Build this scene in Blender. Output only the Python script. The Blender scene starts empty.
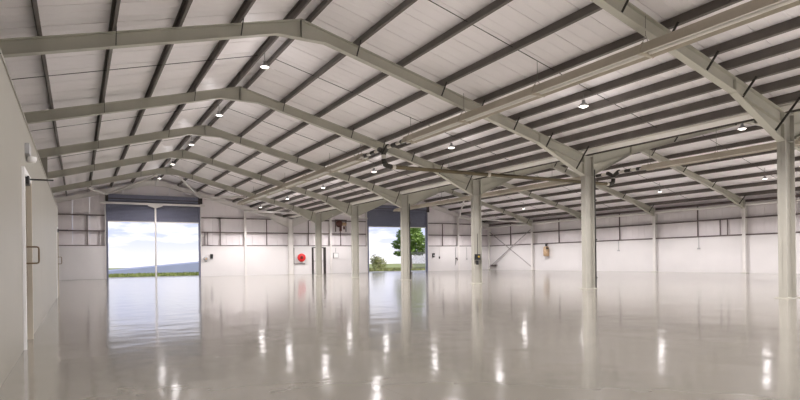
import bpy, bmesh, math, random
from mathutils import Vector, Matrix
R = random.Random(7)
SC = bpy.context.scene
COL = SC.collection

# ------------------------------------------------------------------ camera
FPX, YAW, ROLL, CY, CAMH = 569.56, 0.5143, 0.0128, 260.21, 1.0088
fw = Vector((math.sin(YAW), math.cos(YAW), 0)); rt_ = Vector((math.cos(YAW), -math.sin(YAW), 0)); up_ = Vector((0, 0, 1))
cx_ = rt_*math.cos(ROLL) - up_*math.sin(ROLL); cy_ = rt_*math.sin(ROLL) + up_*math.cos(ROLL)
cam_d = bpy.data.cameras.new('camera'); cam = bpy.data.objects.new('camera', cam_d); COL.objects.link(cam)
M = Matrix((cx_, cy_, -fw)).transposed().to_4x4(); M.translation = (0, 0, CAMH); cam.matrix_world = M
cam_d.sensor_fit = 'HORIZONTAL'; cam_d.sensor_width = 36; cam_d.lens = FPX/800*36
cam_d.shift_y = (CY-200)/800; cam_d.clip_start = .05; cam_d.clip_end = 2000
SC.camera = cam

# ------------------------------------------------------------------ sky, exposure
SKY_STRENGTH, SUN_STRENGTH, LAMP_W, GLOW_W, EXPOSURE = 1.02, 10.0, 880.0, 10.0, 0.34
w = bpy.data.worlds.new('sky'); SC.world = w; w.use_nodes = True
nt = w.node_tree; nt.nodes.clear()
def nd(t, typ, **kw):
    n = t.nodes.new(typ)
    for k, v in kw.items(): setattr(n, k, v)
    return n
tc = nd(nt, 'ShaderNodeTexCoord'); sep = nd(nt, 'ShaderNodeSeparateXYZ'); nt.links.new(tc.outputs['Generated'], sep.inputs[0])
ramp = nd(nt, 'ShaderNodeValToRGB'); nt.links.new(sep.outputs['Z'], ramp.inputs[0])
e = ramp.color_ramp.elements
e[0].position = 0.0; e[0].color = (.88, .86, .93, 1)
e[1].position = .5; e[1].color = (.42, .52, .86, 1)
e2 = e.new(.05); e2.color = (.58, .63, .88, 1)
mp = nd(nt, 'ShaderNodeMapping'); mp.inputs['Scale'].default_value = (9, 9, 42); mp.inputs['Location'].default_value = (.35, .2, .15)
nt.links.new(tc.outputs['Generated'], mp.inputs[0])
cn = nd(nt, 'ShaderNodeTexNoise'); cn.inputs['Scale'].default_value = 1.5; cn.inputs['Detail'].default_value = 6; cn.inputs['Roughness'].default_value = .55
nt.links.new(mp.outputs[0], cn.inputs[0])
cr = nd(nt, 'ShaderNodeValToRGB'); cr.color_ramp.elements[0].position = .47; cr.color_ramp.elements[1].position = .62
nt.links.new(cn.outputs[0], cr.inputs[0])
mx = nd(nt, 'ShaderNodeMix', data_type='RGBA'); nt.links.new(cr.outputs[0], mx.inputs[0]); nt.links.new(ramp.outputs[0], mx.inputs[6])
mx.inputs[7].default_value = (.98, .96, .98, 1)
bg = nd(nt, 'ShaderNodeBackground'); bg.inputs[1].default_value = SKY_STRENGTH
nt.links.new(mx.outputs[2], bg.inputs[0]); wo = nd(nt, 'ShaderNodeOutputWorld'); nt.links.new(bg.outputs[0], wo.inputs[0])
sun_d = bpy.data.lights.new('sun', 'SUN'); sun_d.energy = SUN_STRENGTH; sun_d.angle = .02; sun_d.color = (1, .95, .88)
sun = bpy.data.objects.new('sun', sun_d); COL.objects.link(sun)
sun.rotation_euler = Vector((-.80, .45, -.62)).to_track_quat('-Z', 'Y').to_euler()
vs = SC.view_settings; vs.view_transform = 'Standard'; vs.look = 'None'; vs.gamma = 1; vs.use_curve_mapping = False; vs.exposure = EXPOSURE

# ------------------------------------------------------------------ materials
MATS = {}
def mat(name, col, rough=.5, metal=0, noise=None, bump=None, emit=None, spec=None, var=0, coat=0):
    m = bpy.data.materials.new(name); m.use_nodes = True; t = m.node_tree; b = t.nodes['Principled BSDF']
    b.inputs['Base Color'].default_value = (*col, 1); b.inputs['Roughness'].default_value = rough; b.inputs['Metallic'].default_value = metal
    if spec is not None: b.inputs['Specular IOR Level'].default_value = spec
    if coat: b.inputs['Coat Weight'].default_value = coat; b.inputs['Coat Roughness'].default_value = .05
    if emit: b.inputs['Emission Color'].default_value = (*emit[0], 1); b.inputs['Emission Strength'].default_value = emit[1]
    g = nd(t, 'ShaderNodeNewGeometry')
    if noise:
        sc_, amt = noise
        n = nd(t, 'ShaderNodeTexNoise'); n.inputs['Scale'].default_value = sc_; n.inputs['Detail'].default_value = 5
        t.links.new(g.outputs['Position'], n.inputs[0])
        r = nd(t, 'ShaderNodeValToRGB'); r.color_ramp.elements[0].position = .3; r.color_ramp.elements[1].position = .7
        r.color_ramp.elements[0].color = (*[c*(1-amt) for c in col], 1); r.color_ramp.elements[1].color = (*[min(1, c*(1+amt)) for c in col], 1)
        t.links.new(n.outputs[0], r.inputs[0]); t.links.new(r.outputs[0], b.inputs['Base Color'])
    if bump:
        sc_, st, dist = bump
        n = nd(t, 'ShaderNodeTexNoise'); n.inputs['Scale'].default_value = sc_; n.inputs['Detail'].default_value = 3
        t.links.new(g.outputs['Position'], n.inputs[0])
        bp = nd(t, 'ShaderNodeBump'); bp.inputs['Strength'].default_value = st; bp.inputs['Distance'].default_value = dist
        t.links.new(n.outputs[0], bp.inputs['Height']); t.links.new(bp.outputs[0], b.inputs['Normal'])
    MATS[name] = m; return m
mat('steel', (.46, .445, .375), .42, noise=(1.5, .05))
mat('steel_dimmed', (.38, .365, .315), .42, noise=(1.5, .05))  # same steel, darkened for valley columns where lamp light is too strong
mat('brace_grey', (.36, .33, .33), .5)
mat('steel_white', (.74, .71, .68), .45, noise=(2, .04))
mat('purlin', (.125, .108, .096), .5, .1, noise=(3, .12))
mat('brace', (.03, .027, .023), .5, .2)
mat('liner', (.90, .86, .86), .4, noise=(.5, .04))
mat('cladding', (.82, .77, .775), .45, noise=(.8, .04))
mat('dado', (.70, .675, .665), .45, noise=(.7, .03))
mat('girt', (.13, .10, .095), .5, .1, noise=(3, .1))
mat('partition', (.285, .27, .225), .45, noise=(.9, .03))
mat('slate', (.15, .155, .215), .45, noise=(2, .06))
mat('dark_frame', (.035, .028, .025), .45)
mat('bronze', (.16, .11, .06), .4, .3)
mat('black', (.012, .012, .012), .4)
mat('grey', (.40, .40, .40), .45, noise=(8, .05))
mat('heater', (.48, .43, .345), .45, .1, noise=(2, .06))
mat('heater_under', (.66, .63, .58), .35, .3)
mat('pipe', (.13, .105, .06), .32, .5, noise=(2, .1))
mat('pipe_black', (.03, .027, .022), .4, .2)
mat('pipe_collar', (.66, .63, .57), .35, .4)
mat('wire', (.22, .21, .19), .5, .4)
mat('red', (.62, .02, .02), .35)
mat('tan', (.48, .33, .20), .5, noise=(10, .15))
mat('yellow', (.65, .45, .05), .4)
mat('rust', (.10, .035, .025), .55, noise=(12, .3))
mat('lamp_body', (.35, .35, .35), .35, .5)
mat('lens', (1, 1, 1), .3, emit=((1, .93, .80), 3))
mat('white', (.80, .79, .77), .4)
mat('gutter', (.72, .69, .64), .45, .1)
mat('concrete', (.50, .48, .45), .8, noise=(1.2, .08))
mat('grass', (.10, .12, .03), .9, noise=(.6, .35))
mat('leaf', (.12, .20, .03), .6, noise=(.9, .45))
mat('leaf_pale', (.15, .16, .05), .7, noise=(.9, .4))
mat('bark', (.10, .07, .05), .9, noise=(6, .3))
mat('shed_wall', (.13, .15, .225), .6, noise=(.2, .06))
mat('shed_roof', (.24, .27, .38), .6)
mat('fence', (.08, .08, .085), .5, .5)
# polished floor: grey resin with a gently uneven surface
def floor_mat():
    m = bpy.data.materials.new('resin_floor'); m.use_nodes = True; t = m.node_tree; b = t.nodes['Principled BSDF']
    g = nd(t, 'ShaderNodeNewGeometry')
    n = nd(t, 'ShaderNodeTexNoise'); n.inputs['Scale'].default_value = .35; n.inputs['Detail'].default_value = 4
    t.links.new(g.outputs['Position'], n.inputs[0])
    r = nd(t, 'ShaderNodeValToRGB'); r.color_ramp.elements[0].position = .3; r.color_ramp.elements[1].position = .7
    r.color_ramp.elements[0].color = (.205, .192, .164, 1); r.color_ramp.elements[1].color = (.242, .227, .196, 1)
    t.links.new(n.outputs[0], r.inputs[0]); t.links.new(r.outputs[0], b.inputs['Base Color'])
    b.inputs['Roughness'].default_value = .115; b.inputs['IOR'].default_value = 2.3
    n2 = nd(t, 'ShaderNodeTexNoise'); n2.inputs['Scale'].default_value = 1.1; n2.inputs['Detail'].default_value = 2.5
    t.links.new(g.outputs['Position'], n2.inputs[0])
    bp = nd(t, 'ShaderNodeBump'); bp.inputs['Strength'].default_value = .6; bp.inputs['Distance'].default_value = .016
    t.links.new(n2.outputs[0], bp.inputs['Height']); t.links.new(bp.outputs[0], b.inputs['Normal'])
    MATS['floor'] = m
floor_mat()

# ------------------------------------------------------------------ mesh helpers
class MB:
    def __init__(s): s.v = []; s.f = []; s.sm = []
    def add(s, v, f, smooth=False):
        o = len(s.v); s.v += [tuple(p) for p in v]; s.f += [tuple(i+o for i in q) for q in f]; s.sm += [smooth]*len(f); return s
    def box(s, a, b):
        (x0, y0, z0), (x1, y1, z1) = a, b
        return s.add([(x0,y0,z0),(x1,y0,z0),(x1,y1,z0),(x0,y1,z0),(x0,y0,z1),(x1,y0,z1),(x1,y1,z1),(x0,y1,z1)],
                     [(0,3,2,1),(4,5,6,7),(0,1,5,4),(1,2,6,5),(2,3,7,6),(3,0,4,7)])
    def bar(s, p, q, w_, h_, up=(0,0,1)):
        p = Vector(p); q = Vector(q); d = (q-p).normalized(); u = Vector(up)
        if abs(d.dot(u)) > .98: u = Vector((1,0,0))
        sd = d.cross(u).normalized()*w_/2; uu = sd.cross(d).normalized()*h_/2
        V = [p-sd-uu, p+sd-uu, p+sd+uu, p-sd+uu, q-sd-uu, q+sd-uu, q+sd+uu, q-sd+uu]
        return s.add(V, [(0,1,2,3),(4,7,6,5),(0,4,5,1),(1,5,6,2),(2,6,7,3),(3,7,4,0)])
    def tube(s, p, q, r, n=10, r2=None, caps=True):
        p = Vector(p); q = Vector(q); d = (q-p).normalized(); u = Vector((0,0,1)) if abs(d.z) < .9 else Vector((1,0,0))
        a = d.cross(u).normalized(); b = a.cross(d); r2 = r if r2 is None else r2
        A = [p+(a*math.cos(k*2*math.pi/n)+b*math.sin(k*2*math.pi/n))*r for k in range(n)]
        B = [q+(a*math.cos(k*2*math.pi/n)+b*math.sin(k*2*math.pi/n))*r2 for k in range(n)]
        s.add(A+B, [(k, (k+1) % n, n+(k+1) % n, n+k) for k in range(n)], True)
        if caps: s.add(A, [tuple(range(n))][::-1]); s.add(B, [tuple(range(n))[::-1]])
        return s
    def path(s, pts, r, n=8):
        for a, b in zip(pts, pts[1:]): s.tube(a, b, r, n)
        return s
    def lathe(s, prof, c, n=20, axis='z'):
        V = []; F = []
        for (r, z) in prof:
            for k in range(n):
                a = 2*math.pi*k/n; x, y = r*math.cos(a), r*math.sin(a)
                if axis == 'z': V.append((c[0]+x, c[1]+y, c[2]+z))
                elif axis == 'y': V.append((c[0]+x, c[1]+z, c[2]+y))
                else: V.append((c[0]+z, c[1]+x, c[2]+y))
        for i in range(len(prof)-1):
            for k in range(n): F.append((i*n+k, i*n+(k+1) % n, (i+1)*n+(k+1) % n, (i+1)*n+k))
        return s.add(V, F, True)
    def prism(s, poly, axis, a, b):
        # poly of 2-D points extruded along axis ('x': (y,z), 'y': (x,z), 'z': (x,y))
        def P(u, v, t): return {'x': (t,u,v), 'y': (u,t,v), 'z': (u,v,t)}[axis]
        n = len(poly); V = [P(*p, a) for p in poly]+[P(*p, b) for p in poly]
        return s.add(V, [tuple(range(n)), tuple(range(2*n-1, n-1, -1))]+[(k, n+k, n+(k+1) % n, (k+1) % n) for k in range(n)])
    def mesh(s, name, m):
        me = bpy.data.meshes.new(name); me.from_pydata(s.v, [], s.f); me.validate()
        bm = bmesh.new(); bm.from_mesh(me); bmesh.ops.recalc_face_normals(bm, faces=bm.faces); bm.to_mesh(me); bm.free()
        if any(s.sm) and len(me.polygons) == len(s.sm):
            me.polygons.foreach_set('use_smooth', s.sm)
        me.materials.append(MATS[m]); return me
    def build(s, name, m, parent=None, loc=None):
        return link(name, s.mesh(name, m), parent, loc)
def link(name, me, parent=None, loc=None):
    o = bpy.data.objects.new(name, me); COL.objects.link(o)
    if parent: o.parent = parent
    if loc: o.location = loc
    return o
def tag(o, label=None, cat=None, group=None, kind=None):
    if label: o['label'] = label
    if cat: o['category'] = cat
    if group: o['group'] = group
    if kind: o['kind'] = kind
    return o
def empty(name, loc=(0,0,0)):
    o = bpy.data.objects.new(name, None); o.empty_display_size = .2; COL.objects.link(o); o.location = loc; return o
ORD = ['first', 'second', 'third', 'fourth', 'fifth', 'sixth', 'seventh', 'eighth', 'ninth', 'tenth', 'eleventh']

# ------------------------------------------------------------------ dimensions
XL, XV, XR, XW = -.572, 14.54, 34.06, -5.0
XG1, XG2 = 4.77, 24.31
Y0, S = 7.196, 6.0
def N(n): return Y0+n*S
YE, YB = N(6), N(-3)
ZG, SL = 6.87, .262
RD = .29
PH = .20
def rtop(x): return ZG-SL*abs(x-(XG1 if x < XV else XG2))
SH = .228
def rroof(x): return rtop(x)+SH
ZVAL = rtop(XV)
Z_DADO, G1, G2 = 2.22, 3.24, 4.30

# ------------------------------------------------------------------ floor
fl = empty('floor'); tag(fl, 'polished pale grey resin floor with faint slab joints', kind='structure')
xs = [XW-.4, 2.1, 9.0, XV, 20.6, 27.4, XR+.4]; ys = [YB, -3.0, N(2), YE+.2]
for i in range(len(xs)-1):
    for j in range(len(ys)-1):
        g = .0015
        MB().box((xs[i]+g, ys[j]+g, -.12), (xs[i+1]-g, ys[j+1]-g, 0)).build('slab', 'floor', fl)
MB().box((xs[0], ys[0], -.2), (xs[-1], ys[-1], -.014)).build('joint_filler', 'floor', fl)

# ------------------------------------------------------------------ roof lining: one sheet beside another down each slope
SLOPES = [('over the office partition', XW-.35, XG1), ('falling to the column row', XG1, XV), ('rising from the column row', XV, XG2), ('falling to the plain side wall', XG2, XR+.4)]
ceil = empty('ceiling'); tag(ceil, 'pitched white lined roof underside over two bays', kind='structure')
for k, (nm, xa, xb) in enumerate(SLOPES):
    za, zb = ZG-SL*abs(xa-(XG1 if k < 2 else XG2))+SH, ZG-SL*abs(xb-(XG1 if k < 2 else XG2))+SH
    prof = [(.004, 0), (.30, 0), (.315, .007), (.345, .007), (.36, 0), (.64, 0), (.655, .007), (.685, .007), (.70, 0), (.975, 0), (.98, .010), (1.0, .010)]
    mb = MB(); n = len(prof)
    V = [(xa, y, za+z) for y, z in prof]+[(xb, y, zb+z) for y, z in prof]
    F = [(i, i+1, n+i+1, n+i) for i in range(n-1)]
    V += [(xa, .004, za+.08), (xa, 1.0, za+.08), (xb, 1.0, zb+.08), (xb, .004, zb+.08)]
    F += [(2*n, 2*n+1, 2*n+2, 2*n+3), (0, 2*n, 2*n+3, n), (n-1, 2*n-1, 2*n+2, 2*n+1)]
    me = mb.add(V, F).mesh('roof_panel', 'liner')
    y = YB
    while y < YE+.3:
        link('roof_panel', me, ceil, (0, y, 0)); y += 1.0
MB().prism([(XG1-.35, rroof(XG1)-.02), (XG1, rroof(XG1)+.03), (XG1+.35, rroof(XG1)-.02), (XG1, rroof(XG1)+.1)], 'y', YB, YE+.3).build('ridge_flashing', 'liner', ceil)
MB().prism([(XG2-.35, rroof(XG2)-.02), (XG2, rroof(XG2)+.03), (XG2+.35, rroof(XG2)-.02), (XG2, rroof(XG2)+.1)], 'y', YB, YE+.3).build('ridge_flashing', 'liner', ceil)

# ------------------------------------------------------------------ gable end wall
DOORS = [(1.72, 7.70), (21.32, 27.2)]
we = empty('wall_end', (0, YE, 0)); tag(we, 'far gable wall with white dado, pale cladding and two roller doors', kind='structure')
PD = (16.35, 17.45)     # personnel door in the end wall
def wl(mb, name, m): return mb.build(name, m, we, (0, -YE, 0))
def in_door(x): return any(a-.01 <= x < b-.01 for a, b in DOORS)
edges = sorted(set([XW-.35, DOORS[0][0], DOORS[0][1], DOORS[1][0], DOORS[1][1], XV, XG1, XG2, XR+.4]))
grid = []
for a, b in zip(edges, edges[1:]):
    k = max(1, round((b-a)/1.0)); grid += [(a+(b-a)*i/k, a+(b-a)*(i+1)/k) for i in range(k)]
for a, b in grid:
    mid = (a+b)/2; z0 = 5.15 if in_door(mid) else Z_DADO-.05
    def zt(x): return ZG-SL*abs(x-(XG1 if mid < XV else XG2))+SH+.01
    g = .006; mb = MB()
    # shallow rib down the middle of every sheet
    q = (b-a)/6
    mb.prism([(a+g, z0), (b-g, z0), (b-g, zt(b-g)), (a+g, zt(a+g))], 'y', YE+.27, YE+.33)
    mb.box((mid-.03, YE+.255, z0+.02), (mid+.03, YE+.27, min(zt(mid-.03), zt(mid+.03))-.02))
    wl(mb, 'cladding_panel', 'cladding')
segs = [(XW-.35, DOORS[0][0]), (DOORS[0][1], PD[0]-.06), (PD[1]+.06, DOORS[1][0]), (DOORS[1][1], XR+.4)]
for a, b in segs:
    wl(MB().box((a, YE, 0), (b, YE+.32, Z_DADO)), 'dado_panel', 'dado')
    wl(MB().box((a, YE-.02, Z_DADO-.10), (b, YE+.02, Z_DADO-.07)), 'dado_bead', 'dado')
wl(MB().box((PD[0]-.06, YE, 2.16), (PD[1]+.06, YE+.32, Z_DADO)), 'dado_panel', 'dado')
wl(MB().box((PD[0]-.06, YE+.15, 0), (PD[1]+.06, YE+.32, 2.16)), 'dado_panel', 'dado')
for a, b in [(XW-.3, DOORS[0][0]-.12), (DOORS[0][1]+.12, DOORS[1][0]-.12), (DOORS[1][1]+.12, XR+.3)]:
    for z in (Z_DADO+.035, G1, G2):
        wl(MB().box((a, YE+.05, z-.035), (b, YE+.25, z+.035)), 'girt', 'girt')
    x = a
for x in (-2.4, .55, 9.2, 12.7, 16.1, 18.9, 20.4, 29.0, 32.6):
    wl(MB().box((x-.03, YE+.14, Z_DADO), (x+.03, YE+.2, min(G2, rtop(x)))), 'sag_bar', 'girt')
for x in (1.25, 8.1, 8.3):
    wl(MB().box((x-.02, YE+.16, Z_DADO), (x+.02, YE+.2, G1)), 'sag_bar', 'girt')
for x in (11.0, 17.93, 30.6):
    z = rtop(x)-RD
    mb = MB().box((x-.08, YE-.10, 0), (x+.08, YE-.085, z)).box((x-.08, YE+.03, 0), (x+.08, YE+.045, z)).box((x-.008, YE-.09, 0), (x+.008, YE+.04, z))
    mb.box((x-.12, YE-.14, 0), (x+.12, YE+.0, .02)); wl(mb, 'wind_post', 'steel_white')
for a, b in DOORS:
    for x in (a-.07, b+.07):
        wl(MB().box((x-.06, YE-.04, 0), (x+.06, YE+.2, rtop(x)-.3)), 'door_jamb', 'steel_white')

# ------------------------------------------------------------------ side wall with the eaves strut
wr = empty('wall_right', (XR, 0, 0)); tag(wr, 'long side wall of white dado below pale cladding', kind='structure')
def wrb(mb, name, m): return mb.build(name, m, wr, (-XR, 0, 0))
zt = rroof(XR+.36)+.02
pan = MB().box((XR+.36, .006, Z_DADO-.05), (XR+.42, .994, zt)).box((XR+.345, .47, Z_DADO), (XR+.36, .53, zt-.02)).mesh('cladding_panel', 'cladding')
YO = N(1)-.2        # unseen bays before this left open, loading doors added to let daylight in
y = YE-1.0
while y > YO-.01:
    link('cladding_panel', pan, wr, (-XR, y, 0)); y -= 1.0
wrb(MB().box((XR+.20, YO, 0), (XR+.40, YE, Z_DADO)), 'dado_panel', 'dado')
for n in range(-3, 2):
    wrb(MB().box((XR+.30, N(n)-.3, 0), (XR+.42, N(n)+.3, zt)), 'added_door_pier', 'cladding')
wrb(MB().box((XR+.30, YB, 4.15), (XR+.42, YO, zt)), 'added_door_header', 'cladding')
for n in range(1, 6):
    a, b = N(n)+.02, N(n+1)-.02
    for z in (Z_DADO+.035, 3.26):
        wrb(MB().box((XR+.17, a, z-.04), (XR+.34, b, z+.04)), 'girt', 'girt')
    ym = (a+b)/2
    wrb(MB().box((XR+.22, ym-.03, Z_DADO), (XR+.28, ym+.03, 4.3)), 'sag_bar', 'girt')
    wrb(MB().box((XR+.16, a, 4.18), (XR+.36, b, 4.32)), 'eaves_beam', 'girt')
    wrb(MB().tube((XR+.06, N(n)+.1, 4.02), (XR+.06, N(n+1)-.1, 4.02), .08, 10), 'eaves_strut', 'steel_white')
for y in (20.3, 20.75):
    wrb(MB().box((XR+.24, y-.025, Z_DADO), (XR+.28, y+.025, 3.26)), 'sag_bar', 'girt')

wrb(MB().box((XR+.30, YE-.0, Z_DADO-.1), (XR+.42, YE+.34, zt)), 'corner_panel', 'cladding')
# unseen sides that close the hall
wo_ = empty('wall_outer', (XW-.35, 0, 0)); tag(wo_, 'outer side wall behind the office partition', kind='structure')
MB().box((XW-.4, YB, 0), (XW-.32, YE, rroof(XW-.35))).build('cladding_panel', 'cladding', wo_, (-(XW-.35), 0, 0))
wb = empty('wall_rear', (0, YB, 0)); tag(wb, 'unseen rear gable wall with two openings added for daylight', kind='structure')
for a, b, z0 in [(XW-.4, -.8, 0), (-.8, 10.3, 5.2), (10.3, 18.8, 0), (18.8, 29.8, 5.2), (29.8, XR+.4, 0)]:  # wide openings added so daylight enters from behind the camera
    pts = [(a, z0), (b, z0)]; xs_ = [x for x in (XG1, XV, XG2) if a < x < b]
    pts += [(x, rroof(x)) for x in [b]+xs_[::-1]+[a]]
    MB().prism(pts, 'y', YB-.1, YB).build('cladding_panel', 'cladding', wb, (0, -YB, 0))

# ------------------------------------------------------------------ office partition
YP = 22.1; ZP = 2.84
wp = empty('wall_left', (XL, 0, 0)); tag(wp, 'smooth cream office partition wall with two doors', kind='structure')
def wpb(mb, name, m): return mb.build(name, m, wp, (-XL, 0, 0))
D1, D2 = (8.15, 9.20), (20.3, 21.3)
py = [YB, -6.0, -1.0, 3.2, D1[0]]; cuts = [YB, -7, -4, -1, 2, 5, D1[0]-.08]
cuts2 = [D1[1]+.08, 12.0, 15.0, 18.0, D2[0]-.08]; cuts3 = [D2[1]+.08, YP]
for cs in (cuts, cuts2, cuts3):
    for a, b in zip(cs, cs[1:]):
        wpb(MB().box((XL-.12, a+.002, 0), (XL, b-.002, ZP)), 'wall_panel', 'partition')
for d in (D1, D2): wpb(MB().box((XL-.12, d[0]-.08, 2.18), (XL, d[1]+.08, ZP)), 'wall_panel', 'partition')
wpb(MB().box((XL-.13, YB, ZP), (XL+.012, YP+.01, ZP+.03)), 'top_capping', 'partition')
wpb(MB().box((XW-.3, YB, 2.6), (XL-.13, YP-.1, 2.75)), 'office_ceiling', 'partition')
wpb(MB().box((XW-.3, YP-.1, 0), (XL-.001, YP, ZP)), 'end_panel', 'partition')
# upper infill above the offices at the frame line
wi = MB().prism([(XW-.3, 0), (-.97, 0), (-.97, rtop(-.97)-.0), (XW-.3, rtop(XW-.3))], 'y', N(3)+.02, N(3)+.12).build('wall_infill', 'partition')
tag(wi, 'cream infill panel rising beyond the office partition', kind='structure')

def partition_door(name, d, label):
    o = empty(name, (XL, (d[0]+d[1])/2, 0)); tag(o, label, kind='structure'); l = (-XL, -(d[0]+d[1])/2, 0)
    leaf = MB().box((XL-.09, d[0]+.01, .01), (XL-.035, d[1]-.01, 2.10)).build('door_leaf', 'partition', o, l)
    for y in (d[0], d[1]):
        MB().box((XL-.125, y-.075, 0), (XL+.03, y+.0 if y == d[0] else y+.075, 2.18)).build('door_jamb', 'white', o, l) if y == d[0] else \
        MB().box((XL-.125, y, 0), (XL+.03, y+.075, 2.18)).build('door_jamb', 'heater', o, l)
    MB().box((XL-.125, d[0], 2.11), (XL+.03, d[1], 2.18)).build('door_head', 'white', o, l)
    MB().box((XL-.034, d[1]-.16, .6), (XL-.028, d[1]-.02, 2.0)).build('finger_plate', 'bronze', leaf)
    yh = d[1]-.16
    MB().path([(XL-.034, yh, 1.03), (XL+.10, yh, 1.03), (XL+.115, yh, 1.05), (XL+.115, yh, 1.23), (XL+.10, yh, 1.25), (XL-.034, yh, 1.25)], .011).build('handle', 'bronze', leaf)
    MB().box((XL-.03, d[0]+.30, 2.02), (XL+.05, d[0]+.52, 2.12)).build('closer', 'black', o, l)
    MB().bar((XL+.04, d[0]+.42, 2.09), (XL+.31, d[0]+.40, 2.09), .02, .018).build('closer_arm', 'black', o, l)
    return o
partition_door('door_4', D1, 'cream office door in white frame beneath the bulkhead lamp')
partition_door('door_5', D2, 'cream office door at the far end of the partition')
b = empty('bulkhead_light', (XL, 8.75, 2.42)); tag(b, 'grey bulkhead lamp fixed above the office door', 'wall lamp')
MB().box((0, -.18, .0), (.05, .18, .13)).build('housing', 'grey', b)
MB().lathe([(.0, -.075), (.045, -.07), (.06, -.04), (.06, 0)], (.055, .1, 0), 12).build('diffuser', 'white', b)

# ------------------------------------------------------------------ end-wall personnel door
o = empty('door_3', (sum(PD)/2, YE, 0)); tag(o, 'white personnel door in a black frame beside the hose reel', kind='structure'); l = (-sum(PD)/2, -YE, 0)
MB().box((PD[0]+.10, YE+.02, .01), (PD[1]-.10, YE+.07, 2.05)).build('door_leaf', 'dado', o, l)
for a, c in ((PD[0]-.05, PD[0]+.09), (PD[1]-.16, PD[1]+.05)): MB().box((a, YE-.03, 0), (c, YE+.1, 2.13)).build('door_jamb', 'dark_frame', o, l)
MB().box((PD[0]-.05, YE-.03, 2.08), (PD[1]+.05, YE+.1, 2.14)).build('door_head', 'dark_frame', o, l)
MB().box((PD[0]+.10, YE-.03, 1.0), (PD[1]-.16, YE+.02, 1.06)).build('push_bar', 'grey', o, l)

# ------------------------------------------------------------------ roller doors
def roller_door(name, a, b, label, mullion):
    m = (a+b)/2; o = empty(name, (m, YE, 0)); tag(o, label, kind='structure'); l = (-m, -YE, 0)
    mb = MB(); z = 3.93
    while z < 5.30:
        mb.prism([(YE+.08, z), (YE+.05, z+.025), (YE+.05, z+.07), (YE+.08, z+.095), (YE+.10, z+.095), (YE+.10, z)], 'x', a+.05, b-.05); z += .098
    mb.build('curtain', 'slate', o, l)
    MB().box((a+.04, YE+.03, 3.86), (b-.04, YE+.12, 3.93)).build('bottom_bar', 'steel_white', o, l)
    MB().box((a-.06, YE-.12, 5.30), (b+.06, YE+.24, 5.74)).build('drum_box', 'slate', o, l)
    MB().box((a-.06, YE-.14, 5.42), (b+.06, YE-.12, 5.47)).build('drum_trim', 'dark_frame', o, l)
    for x in (a, b):
        MB().box((x-.06, YE-.06, 0), (x+.06, YE+.14, 5.3)).build('guide', 'slate', o, l)
        MB().box((x-.09, YE-.14, 5.26), (x+.09 if x == a else x+.2, YE-.1, 5.78)).build('end_plate', 'dark_frame', o, l)
    if mullion:
        mb = MB().tube((m+.02, YE-.2, 0), (m+.02, YE-.2, 5.05), .06, 12).build('mullion', 'steel_white', o, l)
        MB().prism([(m-.45, 5.1), (m+.49, 5.1), (m+.49, 5.0), (m+.1, 4.86), (m-.06, 4.86), (m-.45, 5.0)], 'y', YE-.24, YE-.16).build('bracket', 'steel_white', o, l)
        MB().box((a-.45, YE-.26, 5.06), (b+.35, YE-.15, 5.2)).build('top_rail', 'steel_white', o, l)
    return o
roller_door('door_1', *DOORS[0], 'half raised slate roller door with white centre mullion', True)
roller_door('door_2', *DOORS[1], 'half raised slate roller door without mullion, tree outside', False)

# ------------------------------------------------------------------ portal frames
FT, FW = .018, .17
def strip(mb, pts, y, wdt, th):
    for (x0, z0), (x1, z1) in zip(pts, pts[1:]): mb.bar((x0, y, z0), (x1, y, z1), wdt, th, (0, 0, 1))
def rafter_mesh(xg, xe, name):
    sg = 1 if xe > xg else -1
    def zt(x): return ZG-SL*abs(x-xg)
    bot = [(xg, ZG-SL*.62-RD), (xg+sg*.62, zt(xg+sg*.62)-RD), (xe, zt(xe)-RD)]
    top = [(xg, ZG), (xe, zt(xe))]
    mb = MB().prism(top+bot[::-1], 'y', -.006, .006)
    strip(mb, top, 0, FW, FT); strip(mb, bot, 0, FW, FT)
    mb.box((xg-.008, -FW/2, ZG-SL*.62-RD), (xg+.008, FW/2, ZG-.01))
    return mb.mesh(name, 'steel')
def haunch_mesh(xg, xe, xface, zlow):
    sg = 1 if xe > xg else -1
    def zt(x): return ZG-SL*abs(x-xg)-RD
    xs0 = xface-sg*1.9
    mb = MB().prism([(xs0, zt(xs0)), (xface, zt(xface)), (xface, zlow)], 'y', -.006, .006)
    strip(mb, [(xs0, zt(xs0)-.01), (xface, zlow)], 0, FW, FT)
    mb.box((xface-sg*.012-.012, -FW/2, zlow), (xface-sg*.012+.012, FW/2, zt(xface)+RD-.02))
    mb.box((xs0-.006, -FW/2+.01, zt(xs0)), (xs0+.006, FW/2-.01, zt(xs0)+RD-.02))
    return mb.mesh('haunch', 'steel')
def column_mesh(xa, xb, z, wdt=.19, m='steel'):
    mb = MB().box((xa, -wdt/2, 0), (xa+.02, wdt/2, z)).box((xb-.02, -wdt/2, 0), (xb, wdt/2, z)).box((xa, -.007, 0), (xb, .007, z))
    for zz in (3.68, z-.012): mb.box((xa, -wdt/2+.005, zz-.008), (xb, wdt/2-.005, zz+.008))
    return mb.mesh('column', m)
CA, CB = XV-.20, XV+.20
RAF = [rafter_mesh(XG1, XW, 'rafter'), rafter_mesh(XG1, CA, 'rafter'), rafter_mesh(XG2, CB, 'rafter'), rafter_mesh(XG2, XR, 'rafter')]
HAU = [haunch_mesh(XG1, XW, XW, 3.8), haunch_mesh(XG1, XV, CA, 3.68), haunch_mesh(XG2, XV, CB, 3.72), haunch_mesh(XG2, XR+.02, XR, 3.80)]
CLM = [column_mesh(XW-.3, XW, 4.3), column_mesh(CA, CB, ZVAL+.02, .19, 'steel_dimmed'), column_mesh(XR, XR+.30, 4.36, .19, 'steel_white')]
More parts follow.
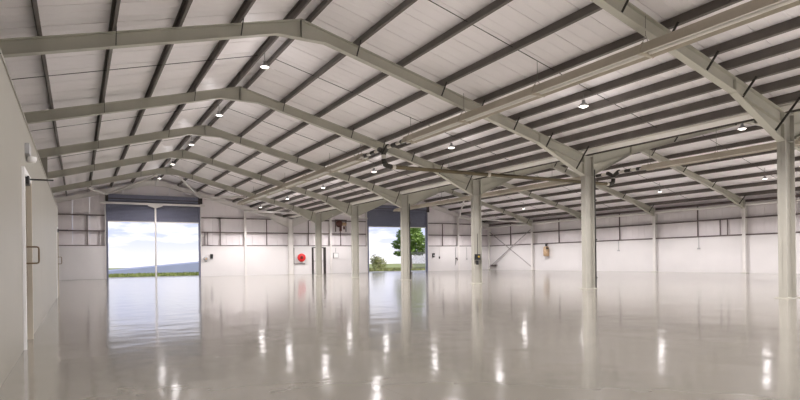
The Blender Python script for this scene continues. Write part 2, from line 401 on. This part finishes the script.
PLM = [MB().box((x-.26, -.16, 0), (x+.26, .16, .02)).mesh('base_plate', 'steel') for x in (XW-.15, XV, XR+.15)]
PURX = []   # (slope index, x, ordinal)
for k, (nm, xa, xb) in enumerate(SLOPES):
    xg = XG1 if k < 2 else XG2; sg = -1 if k in (0, 2) else 1
    ds = [.17+1.29*i for i in range(8)]
    if k in (1, 2): ds = sorted(ds+[.17+1.29*(i+.5) for i in (4, 5, 6)])
    for i, d in enumerate(ds): PURX.append((k, xg+sg*d, i))
def fly_mesh(x, k):
    xg = XG1 if k < 2 else XG2
    d = abs(x-xg); zt_ = ZG-SL*d
    face = {0: XW, 1: CA, 2: CB, 3: XR}[k]; zl = {0: 3.8, 1: 3.68, 2: 3.72, 3: 3.8}[k]
    z0 = zt_-RD; q = abs(face-x)
    if q < 1.9:
        xs0 = face-(1 if k in (1, 3) else -1)*1.9; zs = ZG-SL*abs(xs0-xg)-RD; z0 = zl+(zs-zl)*q/1.9
    drop = zt_+.03-z0
    return MB().bar((x, -.05-min(.85*drop, .62), zt_+.05), (x, -.06, z0+.01), .05, .012, (1, 0, 0)).mesh('fly_brace', 'brace')
FLY = [(k, fly_mesh(x, k)) for k, x, i in PURX if i in ((1, 3, 4, 6, 8, 10) if k == 1 else (1, 4) if k == 2 else (1, 3, 5, 7))]
WC = {}
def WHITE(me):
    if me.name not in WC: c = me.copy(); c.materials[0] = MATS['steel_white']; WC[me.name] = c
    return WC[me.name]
FRAMES = []
for n in range(-1, 7):
    y = N(n) if n < 6 else YE-.05
    o = empty('portal_frame', (XV, y, 0)); l = (-XV, 0, 0)
    tag(o, ('cream steel portal frame against the gable wall' if n == 6 else f'cream steel portal frame, {ORD[5-n]} out from the gable wall'), 'steel frame', 'portal frames')
    FRAMES.append(o)
    for me in RAF: link('rafter', me, o, l)
    for me in HAU: link('haunch', me, o, l)
    for me in CLM: link('column', me, o, l)
    if n == 6:
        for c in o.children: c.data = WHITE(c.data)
    for me in PLM: link('base_plate', me, o, l)
    if n < 6:
        for k, me in FLY: link('fly_brace', me, o, l)
    if n in (1, 3):
        p = MB().tube((CB+.045, -.065, .02), (CB+.045, -.065, 3.9), .038, 10)
        for z in (.35, 1.6, 2.9): p.box((CB-.0, -.11, z-.02), (CB+.10, -.02, z+.02))
        p.build('downpipe', 'pipe_black', o, l)

# ------------------------------------------------------------------ purlins and sag rods
def zsec(h_=PH, wdt=.065, t=.012):
    return [(0, 0), (wdt, 0), (wdt, t), (t, t), (t, h_-t), (wdt, h_-t), (wdt, h_), (0, h_)]
for k, x, i in PURX:
    xg = XG1 if k < 2 else XG2; a = math.atan(SL)*(1 if x < xg else -1)
    sec = zsec(); z = ZG-SL*abs(x-xg)+.012
    sg = 1 if x > xg else -1
    pts = [(x+(u*math.cos(a)*sg-v*math.sin(a)*1), z+(u*math.sin(a)*sg+v*math.cos(a))) for u, v in sec]
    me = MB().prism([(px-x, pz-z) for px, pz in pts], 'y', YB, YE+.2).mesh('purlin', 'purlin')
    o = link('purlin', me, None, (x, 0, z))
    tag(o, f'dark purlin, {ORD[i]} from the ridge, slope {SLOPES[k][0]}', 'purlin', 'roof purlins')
for k in range(4):
    xg = XG1 if k < 2 else XG2; px = sorted([x for kk, x, i in PURX if kk == k], key=lambda v: abs(v-xg))
    a_, b_ = px[0], px[-1]
    me = MB().tube((0, 0, 0), (b_-a_, 0, -SL*abs(b_-a_)), .009, 6).mesh('sag_rod', 'brace')
    for n in range(0, 6):
        o = link('sag_rod', me, None, (a_, N(n)+3, ZG-SL*abs(a_-xg)+.12))
        tag(o, f'thin dark sag rod, {ORD[5-n]} from the gable, slope {SLOPES[k][0]}', 'rod', 'sag rods')

# ------------------------------------------------------------------ valley gutter
g = MB().prism([(XV-.42, 4.615), (XV-.30, 4.59), (XV-.26, 4.475), (XV+.26, 4.475), (XV+.30, 4.59), (XV+.42, 4.615), (XV+.42, 4.595), (XV+.31, 4.57), (XV+.28, 4.455), (XV-.28, 4.455), (XV-.31, 4.57), (XV-.42, 4.595)][::-1], 'y', YB, YE-.15)
tag(g.build('valley_gutter', 'gutter'), 'long grey metal gutter in the roof valley above the columns', 'gutter')

# ------------------------------------------------------------------ wind bracing
def brace(p, q, r, label, cat='brace', group='roof bracing tubes', name='bracing_tube', m='steel_white'):
    p = Vector(p); q = Vector(q); d = (q-p).normalized()
    o = MB().tube(p, q, r, 8).build(name, m); tag(o, label, cat, group); return o
zb = lambda x: rtop(x)-.37
brace((.54, N(5), zb(.54)), (1.7, YE-.2, zb(1.7)), .065, 'white roof bracing tube beside the office side of the first roller door')
brace((1.7, YE-.2, zb(1.7)), (4.2, N(5), zb(4.2)), .065, 'white roof bracing tube from roller door jamb up to the ridge')
brace((5.5, N(5), zb(5.5)), (7.7, YE-.2, zb(7.7)), .065, 'white roof bracing tube from the ridge down to the mullioned door corner')
brace((7.7, YE-.2, zb(7.7)), (9.5, N(5), zb(9.5)), .065, 'white roof bracing tube running from the mullioned door corner to the next frame')
brace((11.0, YE-.2, zb(11)), (13.2, N(5), zb(13.2)), .065, 'white roof bracing tube from the wind post towards the column row')
brace((17.93, YE-.2, zb(17.93)), (15.6, N(5), zb(15.6)), .065, 'white roof bracing tube behind the column row')
brace((30.6, YE-.2, zb(30.6)), (27.0, N(5), zb(27.0)), .065, 'white roof bracing tube rising from the last wind post')
brace((30.6, YE-.2, zb(30.6)), (33.4, N(5), zb(33.4)), .065, 'white roof bracing tube from the last wind post to the side wall')
brace((21.25, YE-.1, 4.55), (16.2, N(5), 4.35), .05, 'white tube brace crossing before the tree-side roller door')
brace((XR+.06, N(5)+.1, 3.55), (XR+.06, YE-.15, .25), .04, 'grey diagonal wall brace rod falling to the hall corner', group='side wall cross bracing', name='wall_brace', m='brace_grey')
brace((XR+.14, N(5)+.1, .25), (XR+.14, YE-.15, 3.55), .04, 'grey diagonal wall brace rod rising to the hall corner', group='side wall cross bracing', name='wall_brace', m='brace_grey')

# ------------------------------------------------------------------ radiant tube heaters
def heater(x, z, ya, yb, label):
    o = empty('radiant_heater', (x, (ya+yb)/2, z)); tag(o, label, 'heater', 'radiant tube heaters'); l = (-x, -(ya+yb)/2, -z)
    pts = [(x-.21, z-.12), (x-.15, z+.02), (x-.10, z+.10), (x+.10, z+.10), (x+.15, z+.02), (x+.21, z-.12), (x+.20, z-.12), (x+.14, z+.01), (x+.09, z+.085), (x-.09, z+.085), (x-.14, z+.01), (x-.20, z-.12)]
    rf = MB().prism(pts[::-1], 'y', ya, yb).build('reflector', 'heater', o, l)
    for s in (-.09, .09): MB().tube((x+s, ya-.1, z-.04), (x+s, yb+.1, z-.04), .05, 10).build('burner_tube', 'heater_under', o, l)
    n = max(2, int((yb-ya)/3)); 
    for i in range(n+1):
        y = ya+.3+(yb-ya-.6)*i/n
        zt_ = rtop(x)+.05
        mb = MB().tube((x, y, z+.28), (x, y, zt_), .007, 5)
        for s in (-1, 1): mb.tube((x, y, z+.28), (x+s*.16, y, z-.0), .007, 5)
        mb.build('hanger', 'wire', o, l)
        MB().prism([(x-.225, z-.13), (x-.225, z-.10), (x-.16, z+.035), (x-.105, z+.115), (x+.105, z+.115), (x+.16, z+.035), (x+.225, z-.10), (x+.225, z-.13)][::-1], 'y', y-.02, y+.02).build('bracket', 'heater', rf)
    return o
XH1, XH2, ZH = 9.5, 21.4, 4.98
YT = 17.9
heater(XH1, ZH, -2, YT-1.6, 'long beige radiant heater strip hung under the slope of the left bay')
heater(XH1, ZH, YT+1.6, 38.5, 'beige radiant heater strip running on to the gable from the flue tee')
heater(XH2, ZH-.1, -2, YT-1.6, 'long beige radiant heater strip hung beyond the column row')
heater(XH2, ZH-.1, YT+1.6, 38.5, 'beige radiant heater strip beyond the column row, on the gable side of the flue tee')
fp = empty('flue_pipe', (XV, YT, 4.33)); tag(fp, 'bronze flue pipe crossing over the column row between two heaters', 'pipe'); l = (-XV, -YT, -4.33)
ZF = 4.355
duct = MB().tube((XH1+.28, YT, ZF), (XH2-.28, YT, ZF), .075, 14).build('duct', 'pipe', fp, l)
for x in (XH1+.4, XV-.35, XH2-.4): MB().tube((x-.06, YT, ZF), (x+.06, YT, ZF), .088, 14).build('collar', 'pipe_collar', duct)
for xh, sg, zz in ((XH1, 1, ZH), (XH2, -1, ZH-.1)):
    MB().path([(xh+sg*.30, YT, ZF), (xh+sg*.12, YT, ZF+.03), (xh+sg*.03, YT, ZF+.10), (xh, YT, ZF+.26)], .095, 12).build('elbow', 'pipe_black', fp, l)
    MB().tube((xh, YT, ZF+.24), (xh, YT, zz-.18), .08, 12).build('drop_pipe', 'pipe_collar', fp, l)
    MB().path([(xh, YT, zz-.22), (xh, YT, zz-.16), (xh, YT-.28, zz+.02), (xh, YT-.34, zz+.02)], .09, 12).path([(xh, YT, zz-.16), (xh, YT+.28, zz+.02), (xh, YT+.34, zz+.02)], .09, 12).build('branch', 'pipe_black', fp, l)
    for s in (-1, 1):
        for i in range(4):
            a = YT+s*(.34+.31*i); b = YT+s*(.34+.31*(i+1))
            MB().tube((xh, a, zz), (xh, b, zz), .075 if i % 2 else .06, 12).build('coupling', 'pipe_black' if i % 2 else 'pipe_collar', fp, l)
MB().tube((12.3, YT, ZF+.05), (12.3, YT, rtop(12.3)+.03), .006, 5).build('hanger', 'wire', fp, l)
MB().tube((17.6, YT, ZF+.05), (17.6, YT, rtop(17.6)+.03), .006, 5).build('hanger', 'wire', fp, l)

# ------------------------------------------------------------------ high bay lamps
BODY = MB().lathe([(0, .17), (.04, .17), (.045, .09), (.08, .075), (.125, .015), (.13, .0), (.12, .0), (.08, .05), (0, .06)], (0, 0, 0), 20).mesh('lamp_shade', 'lamp_body')
LENS = MB().lathe([(0, -.025), (.07, -.02), (.105, .0), (.115, .01), (0, .011)], (0, 0, 0), 20).mesh('lens', 'lens')
def lamp(x, y, z, label):
    o = empty('high_bay_lamp', (x, y, z)); tag(o, label, 'lamp', 'high bay lamps')
    sh_ = link('lamp_shade', BODY, o); link('lens', LENS, sh_)
    h_ = rtop(x)+.03-z
    MB().tube((0, 0, .2), (0, 0, max(.26, h_)), .008, 6).build('suspension', 'wire', o)
    ld = bpy.data.lights.new('beam', 'SPOT'); ld.energy = LAMP_W; ld.shadow_soft_size = .13; ld.color = LAMP_C; ld.spot_size = math.radians(150); ld.spot_blend = .6
    lo = bpy.data.objects.new('beam', ld); COL.objects.link(lo); lo.parent = o; lo.location = (0, 0, -.17)
    ld = bpy.data.lights.new('bulb', 'POINT'); ld.energy = GLOW_W; ld.shadow_soft_size = .16; ld.color = LAMP_C
    lo = bpy.data.objects.new('bulb', ld); COL.objects.link(lo); lo.parent = o; lo.location = (0, 0, -.2)
LAMP_C = (1, .95, .96)
ROWS = [(4.6, 6.45, 'under the left ridge'), (11.3, 4.88, 'between the heater strip and the column row'), (18.0, 4.95, 'just beyond the column row'), (30.0, 4.85, 'in the row nearest the plain side wall')]
for (x, z, nm), y0 in zip(ROWS, (9.75, 10.35, 10.15, 9.9)):
    for n in range(-3, 6):
        lamp(x, y0+5.93*n, z, f'round high bay lamp {nm}, {ORD[5-n]} from the gable')

# ------------------------------------------------------------------ fittings on the walls and columns
def at(o): return (-o.location.x, -o.location.y, -o.location.z)
h = empty('hose_reel', (15.35, YE-.1, 1.27)); tag(h, 'red fire hose reel on a white dark-edged back board', 'hose reel')
MB().box((-.55, .06, -.42), (.36, .10, .82)).build('back_board', 'dado', h)
MB().box((-.58, .03, -.46), (-.53, .10, .82)).box((-.58, .03, -.47), (.36, .10, -.42)).build('board_edge', 'girt', h)
MB().lathe([(0, -.10), (.31, -.10), (.33, -.08), (.31, -.06), (.12, -.05), (.12, 0.05), (.31, .06), (.0, .06)], (.02, -.05, .05), 24, 'y').build('reel', 'red', h)
rl_ = [c for c in h.children if c.name.startswith('reel')][0]
MB().lathe([(.06, -.125), (.11, -.13), (.11, -.10), (0, -.10)], (.02, -.05, .05), 16, 'y').build('hub', 'rust', rl_)
MB().lathe([(.13, -.04), (.27, -.04), (.28, 0), (.27, .045), (.13, .045)], (.02, -.05, .05), 24, 'y').build('hose', 'rust', rl_)

u = empty('fan_unit', (18.75, YE-.15, 3.9)); tag(u, 'dark rusty flue fan on a bracket between the wall girts', 'fan')
MB().lathe([(0, -.12), (.24, -.12), (.28, -.05), (.28, .1), (0, .12)], (-.1, 0, .15), 18, 'y').build('fan_housing', 'rust', u)
MB().box((-.06, -.1, -.45), (.08, .06, .0)).build('outlet', 'rust', u)
MB().tube((.15, 0, .15), (.5, 0, .12), .14, 14).build('motor', 'tan', u)
MB().box((-.42, .05, .42), (.6, .12, .5)).box((-.42, .05, -.5), (-.36, .12, .5)).box((.5, .05, -.5), (.56, .12, .5)).build('bracket', 'girt', u)
MB().tube((.33, 0, -.05), (.33, 0, -.3), .07, 10).build('junction_box', 'rust', u)

b = empty('meter_box', (18.35, YE-.1, 1.45)); tag(b, 'grey meter box on the wall beside the personnel door', 'box')
MB().box((-.22, 0, -.2), (.22, .1, .22)).build('case', 'grey', b); MB().box((-.18, -.012, -.16), (.18, 0, .18)).build('cover', 'white', b)
MB().tube((0, .05, .22), (0, .05, .64), .02, 8).build('conduit', 'grey', b)

b = empty('control_panel', (8.12, YE-.08, 1.30)); tag(b, 'round grey call point with a pink dial beside the mullioned roller door', 'control')
MB().lathe([(0, -.06), (.10, -.06), (.16, -.03), (.17, .08), (0, .08)], (0, 0, 0), 18, 'y').build('case', 'grey', b)
MB().lathe([(0, -.075), (.07, -.075), (.08, -.055), (0, -.055)], (0, 0, 0), 14, 'y').build('dial', 'tan', b)
b = empty('switch_box', (8.52, YE-.06, 1.42)); tag(b, 'small black switch box right of the mullioned roller door', 'switch')
MB().box((-.09, -.04, -.12), (.09, .06, .22)).build('case', 'black', b); MB().box((-.07, -.03, -.20), (.07, .06, -.12)).build('base', 'grey', b)
b = empty('switch_box', (27.85, YE-.06, 1.38)); tag(b, 'black switch box beside the tree-side roller door', 'switch')
MB().box((-.10, -.05, -.15), (.10, .06, .22)).build('case', 'black', b); MB().box((-.06, -.07, -.05), (.06, -.05, .08)).build('button_plate', 'grey', b)
b = empty('socket_outlet', (28.5, YE-.04, 1.2)); tag(b, 'small dark socket outlet near the last wind post', 'socket')
MB().box((-.05, -.02, -.1), (.05, .04, .1)).build('case', 'dark_frame', b); MB().tube((0, .02, .1), (0, .02, .95), .012, 6).build('conduit', 'dado', b)
b = empty('tap_bracket', (30.25, YE-.16, 1.05)); tag(b, 'dark tap on a pipe dropping beside the last wind post', 'tap')
MB().tube((0, .1, -.55), (0, .1, 1.1), .02, 8).build('pipe', 'grey', b); MB().path([(0, .1, .05), (.1, 0, .05), (.14, -.02, -.12)], .04, 8).build('spout', 'girt', b); MB().box((-.02, -.02, .05), (.14, .02, .13)).build('lever', 'girt', b)
for x, s in ((31.55, 'nearer the wind post'), (32.15, 'nearer the hall corner')):
    b = empty('conduit_drop', (x, YE-.04, 1.0)); tag(b, f'thin grey conduit with socket on the gable wall, {s}', 'conduit', 'gable wall conduits')
    MB().tube((0, .02, .1), (0, .02, 1.15), .018, 8).build('conduit', 'grey', b); MB().box((-.07, -.02, -.02), (.07, .04, .1)).build('socket', 'grey', b)
for y, s in ((22.1, 'second'), (28.25, 'third')):
    b = empty('conduit_drop', (XR+.2, y, 1.5)); tag(b, f'thin grey conduit ending in a socket on the side wall, {"nearer" if y > 25 else "farther from"} the gable', 'conduit', 'side wall conduits')
    MB().tube((-.02, 0, .05), (-.02, 0, .72), .018, 8).build('conduit', 'grey', b); MB().box((-.06, -.09, -.04), (0, .09, .05)).build('socket', 'grey', b)

b = empty('alarm_box', (XV-.06, N(2)-.10, 1.08)); tag(b, 'black alarm box with yellow beacon fixed to a column', 'alarm')
MB().box((-.12, -.08, -.1), (.12, .08, .14)).build('case', 'black', b)
MB().lathe([(0, -.11), (.03, -.105), (.045, -.08), (0, -.08)], (.03, 0, .03), 14, 'y').build('beacon', 'yellow', b)
MB().tube((0, -.02, -.12), (0, -.02, -.30), .06, 10).build('sounder', 'black', b)
MB().tube((.06, .04, .14), (.06, .04, 1.0), .014, 6).build('cable', 'pipe_black', b)
b = empty('hanging_heater', (XR+.12, 35.45, 1.2)); tag(b, 'tan rounded canister hung from the dado rail of the side wall', 'canister')
MB().lathe([(0, 0), (.17, .0), (.24, .06), (.25, .3), (.24, .7), (.17, .82), (0, .84)], (-.1, 0, -.02), 18).build('body', 'tan', b)
MB().tube((-.1, 0, .82), (-.1, 0, 1.0), .08, 10).build('neck', 'black', b); MB().box((-.3, -.3, .60), (-.12, -.18, .72)).build('valve', 'black', b); MB().box((-.14, -.05, .98), (.06, .05, 1.03)).build('hook', 'girt', b)
b = empty('low_bracket', (XR+.02, 42.4, .35)); tag(b, 'small dark brace bracket low in the hall corner', 'bracket')
MB().box((-.1, -.4, .05), (.15, .4, .12)).build('shelf', 'girt', b); MB().box((-.04, -.25, -.05), (.1, .3, .05)).build('support', 'girt', b)

# ------------------------------------------------------------------ outside
gr = MB(); gx, gy = 24, 14
V = []; F = []
for j in range(gy+1):
    for i in range(gx+1):
        x = -120+340*i/gx; y = YE+.35+210*(j/gy)**1.7; d = y-YE
        V.append((x, y, -.06 if d < 20 else -.06-3.2*min(1, (d-20)/50)))
for j in range(gy):
    for i in range(gx): a = j*(gx+1)+i; F.append((a, a+1, a+gx+2, a+gx+1))
tag(gr.add(V, F).build('ground', 'grass'), 'rough grass land falling away beyond the doors', kind='structure')
V = [(-400, YB-300, -5), (500, YB-300, -5), (500, 900, -5), (-400, 900, -5)]
tag(MB().add(V, [(0, 1, 2, 3)]).build('ground_far', 'grass'), 'distant open grassland', kind='structure')
for nm, (a, b) in zip(('first', 'second'), DOORS):
    tag(MB().box((a-2, YE+.2, -.3), (b+2, YE+4.0, -.005)).build('apron', 'concrete'), f'pale concrete apron outside the {"mullioned" if nm == "first" else "tree-side"} roller door', kind='structure')
tag(MB().box((-20, YB-25, -.3), (XR+30, YB, -.005)).build('added_yard', 'concrete'), 'pale concrete added behind the hall to bounce sunlight in', kind='structure')  # unseen paving, added so sunlight bounces up to the roof lining
tag(MB().box((XR+.4, YB, -.3), (XR+30, 30, -.005)).build('added_yard_side', 'concrete'), 'pale concrete added beside the open bays to bounce sunlight in', kind='structure')  # also unseen, added to send sunlight in through the side bays

def blades(x0, x1, y0, y1, n, hh, name, label, m='grass'):
    mb = MB()
    for _ in range(n):
        x = R.uniform(x0, x1); y = R.uniform(y0, y1); d = y-YE
        z = -.06 if d < 20 else -.06-3.2*min(1, (d-20)/50)
        hgt = hh*R.uniform(.4, 1.2); a = R.uniform(0, 6.28); q = .05*R.uniform(.6, 1.6); dx, dy = q*math.cos(a), q*math.sin(a)
        mb.add([(x-dx, y-dy, z), (x+dx, y+dy, z), (x+R.uniform(-.15, .15), y, z+hgt)], [(0, 1, 2)])
    tag(mb.build(name, m), label, 'grass', kind='stuff')
blades(-2, 14, YE+5, YE+24, 7000, .16, 'long_grass', 'rough green grass outside the mullioned roller door')
blades(16, 46, YE+5, YE+24, 8000, .22, 'long_grass', 'rough yellowing grass outside the tree-side roller door', 'leaf_pale')

def foliage(mb, c, rad, n, size):
    for _ in range(n):
        while True:
            p = Vector((R.uniform(-1, 1), R.uniform(-1, 1), R.uniform(-1, 1)))
            if .3 < p.length < 1: break
        p = Vector((c[0]+p.x*rad[0], c[1]+p.y*rad[1], c[2]+p.z*rad[2]))
        a = Vector((R.uniform(-1, 1), R.uniform(-1, 1), R.uniform(-.6, .6))).normalized()*size*R.uniform(.6, 1.3)
        b = a.cross(Vector((R.uniform(-1, 1), R.uniform(-1, 1), R.uniform(-1, 1)))).normalized()*size*.45
        mb.add([p-a, p-b*.9, p+a, p+b*.9], [(0, 1, 2, 3)])
# tree by the second door
TY = YE+17; TX = 35.6
t = empty('leafy_tree', (TX, TY, -.06)); tag(t, 'dense green leafy tree seen through the tree-side roller door', 'tree')
MB().tube((0, 0, 0), (-.1, 0, 2.2), .17, 9, .13).tube((-.1, 0, 2.1), (-.9, .2, 3.6), .10, 7, .05).tube((-.1, 0, 2.1), (.8, -.2, 3.8), .10, 7, .05).tube((-.1, 0, 2.1), (0, .1, 4.4), .10, 7, .04).build('trunk', 'bark', t)
mb = MB()
for c, r_, n in [((-.2, 0, 4.1), (1.7, 1.5, 1.3), 1700), ((.9, -.2, 3.3), (1.3, 1.2, 1.1), 1100), ((-1.5, .2, 3.0), (1.0, 1.0, .6), 600), ((-1.7, 0, 1.9), (.7, .7, .35), 250), ((.9, 0, 2.3), (1.4, 1.1, .7), 800), ((.2, -.3, 4.9), (1.1, 1.0, .7), 600), ((-.6, -.4, 2.4), (1.0, .9, .6), 500)]: foliage(mb, c, r_, n, .17)
tag(mb.build('foliage', 'leaf', t), kind='stuff')
for x, y, s, nm in ((28.95, YE+13, 1.0, 'bushy pale shrub beside the jamb of the tree-side roller door'), (36.6, YE+27, 1.15, 'pale shrub in the distance left of the tree')):
    b = empty('shrub', (x, y, -.4 if y > YE+20 else -.06)); tag(b, nm, 'shrub', 'shrubs outside')
    MB().path([(0, 0, 0), (.1, 0, .6), (.0, .1, 1.1*s)], .04, 6).build('stem', 'bark', b)
    mb = MB(); foliage(mb, (0, 0, .75*s), (.8*s, .7*s, .8*s), 500, .11); foliage(mb, (-.5, 0, 1.2*s), (.5, .4, .55*s), 200, .1); tag(mb.build('foliage', 'leaf_pale', b), kind='stuff')
# mesh fence with raking struts
FY = YE+10
f_ = empty('mesh_fence', (36, FY, 0)); tag(f_, 'grey mesh fence with raking struts under the tree', 'fence')
mb = MB()
for i in range(5):
    x = -5.6+2.9*i
    MB().tube((x, 0, -.06), (x, 0, 1.95), .035, 8).build('post', 'steel_white', f_)
for x in (-1.6,):
    for s in (-1, 1): MB().tube((x-.0, -.05, 1.6), (x+s*1.1, -.05, -.05), .045, 8).build('strut', 'white', f_)
mb = MB(); x0, x1, z0, z1 = -5.6, 6.0, .05, 1.85; st = .16
k = x0-(z1-z0)
while k < x1:
    for dr in (1, -1):
        a = (k, z0) if dr == 1 else (k, z1); b = (k+(z1-z0), z1) if dr == 1 else (k+(z1-z0), z0)
        if a[0] >= x0 and b[0] <= x1: mb.bar((a[0], 0, a[1]), (b[0], 0, b[1]), .022, .022)
    k += st
mb.build('mesh', 'fence', f_)
for z in (.1, 1.85): MB().tube((x0, 0, z), (x1, 0, z), .016, 6).build('line_wire', 'fence', f_)

# far shed
sh = empty('far_shed', (10, 150, -4)); tag(sh, 'long blue-grey industrial shed beyond the grass', 'building')
xa, xb = 1.2, 34.0; za, zb_ = 2.5, 5.2
xa -= 10; xb -= 10
MB().prism([(xa, 0), (xb, 0), (xb, zb_), (xa, za)], 'y', 0, 25).build('wall', 'shed_wall', sh)
MB().prism([(xa-.4, za-.05), (xb+.4, zb_+.0), (xb+.4, zb_+.5), (xa-.4, za+.35)], 'y', .02, 25.5).build('roof', 'shed_wall', sh)
for i in range(5): MB().box((xa+4+5.6*i, -.08, 0), (xa+7+5.6*i, 0, 2.6)).build('loading_door', 'slate', sh)
s2 = empty('white_shed', (-1.5, 140, -4)); tag(s2, 'small white building beside the long blue-grey shed', 'building')
MB().box((-1.6, 0, 0), (1.6, 8, 4.3)).build('wall', 'white', s2); MB().prism([(-1.8, 4.3), (1.8, 4.3), (0, 4.8)], 'y', -.2, 8.2).build('roof', 'shed_roof', s2)
hd = empty('hedge', (15, 110, -2.9)); tag(hd, 'low green hedge in front of the far shed', 'hedge')
mb = MB()
for i in range(26): foliage(mb, (-30+2.6*i, R.uniform(-.5, .5), .5), (1.8, .8, .55), 60, .3)
tag(mb.build('foliage', 'leaf_pale', hd), kind='stuff')
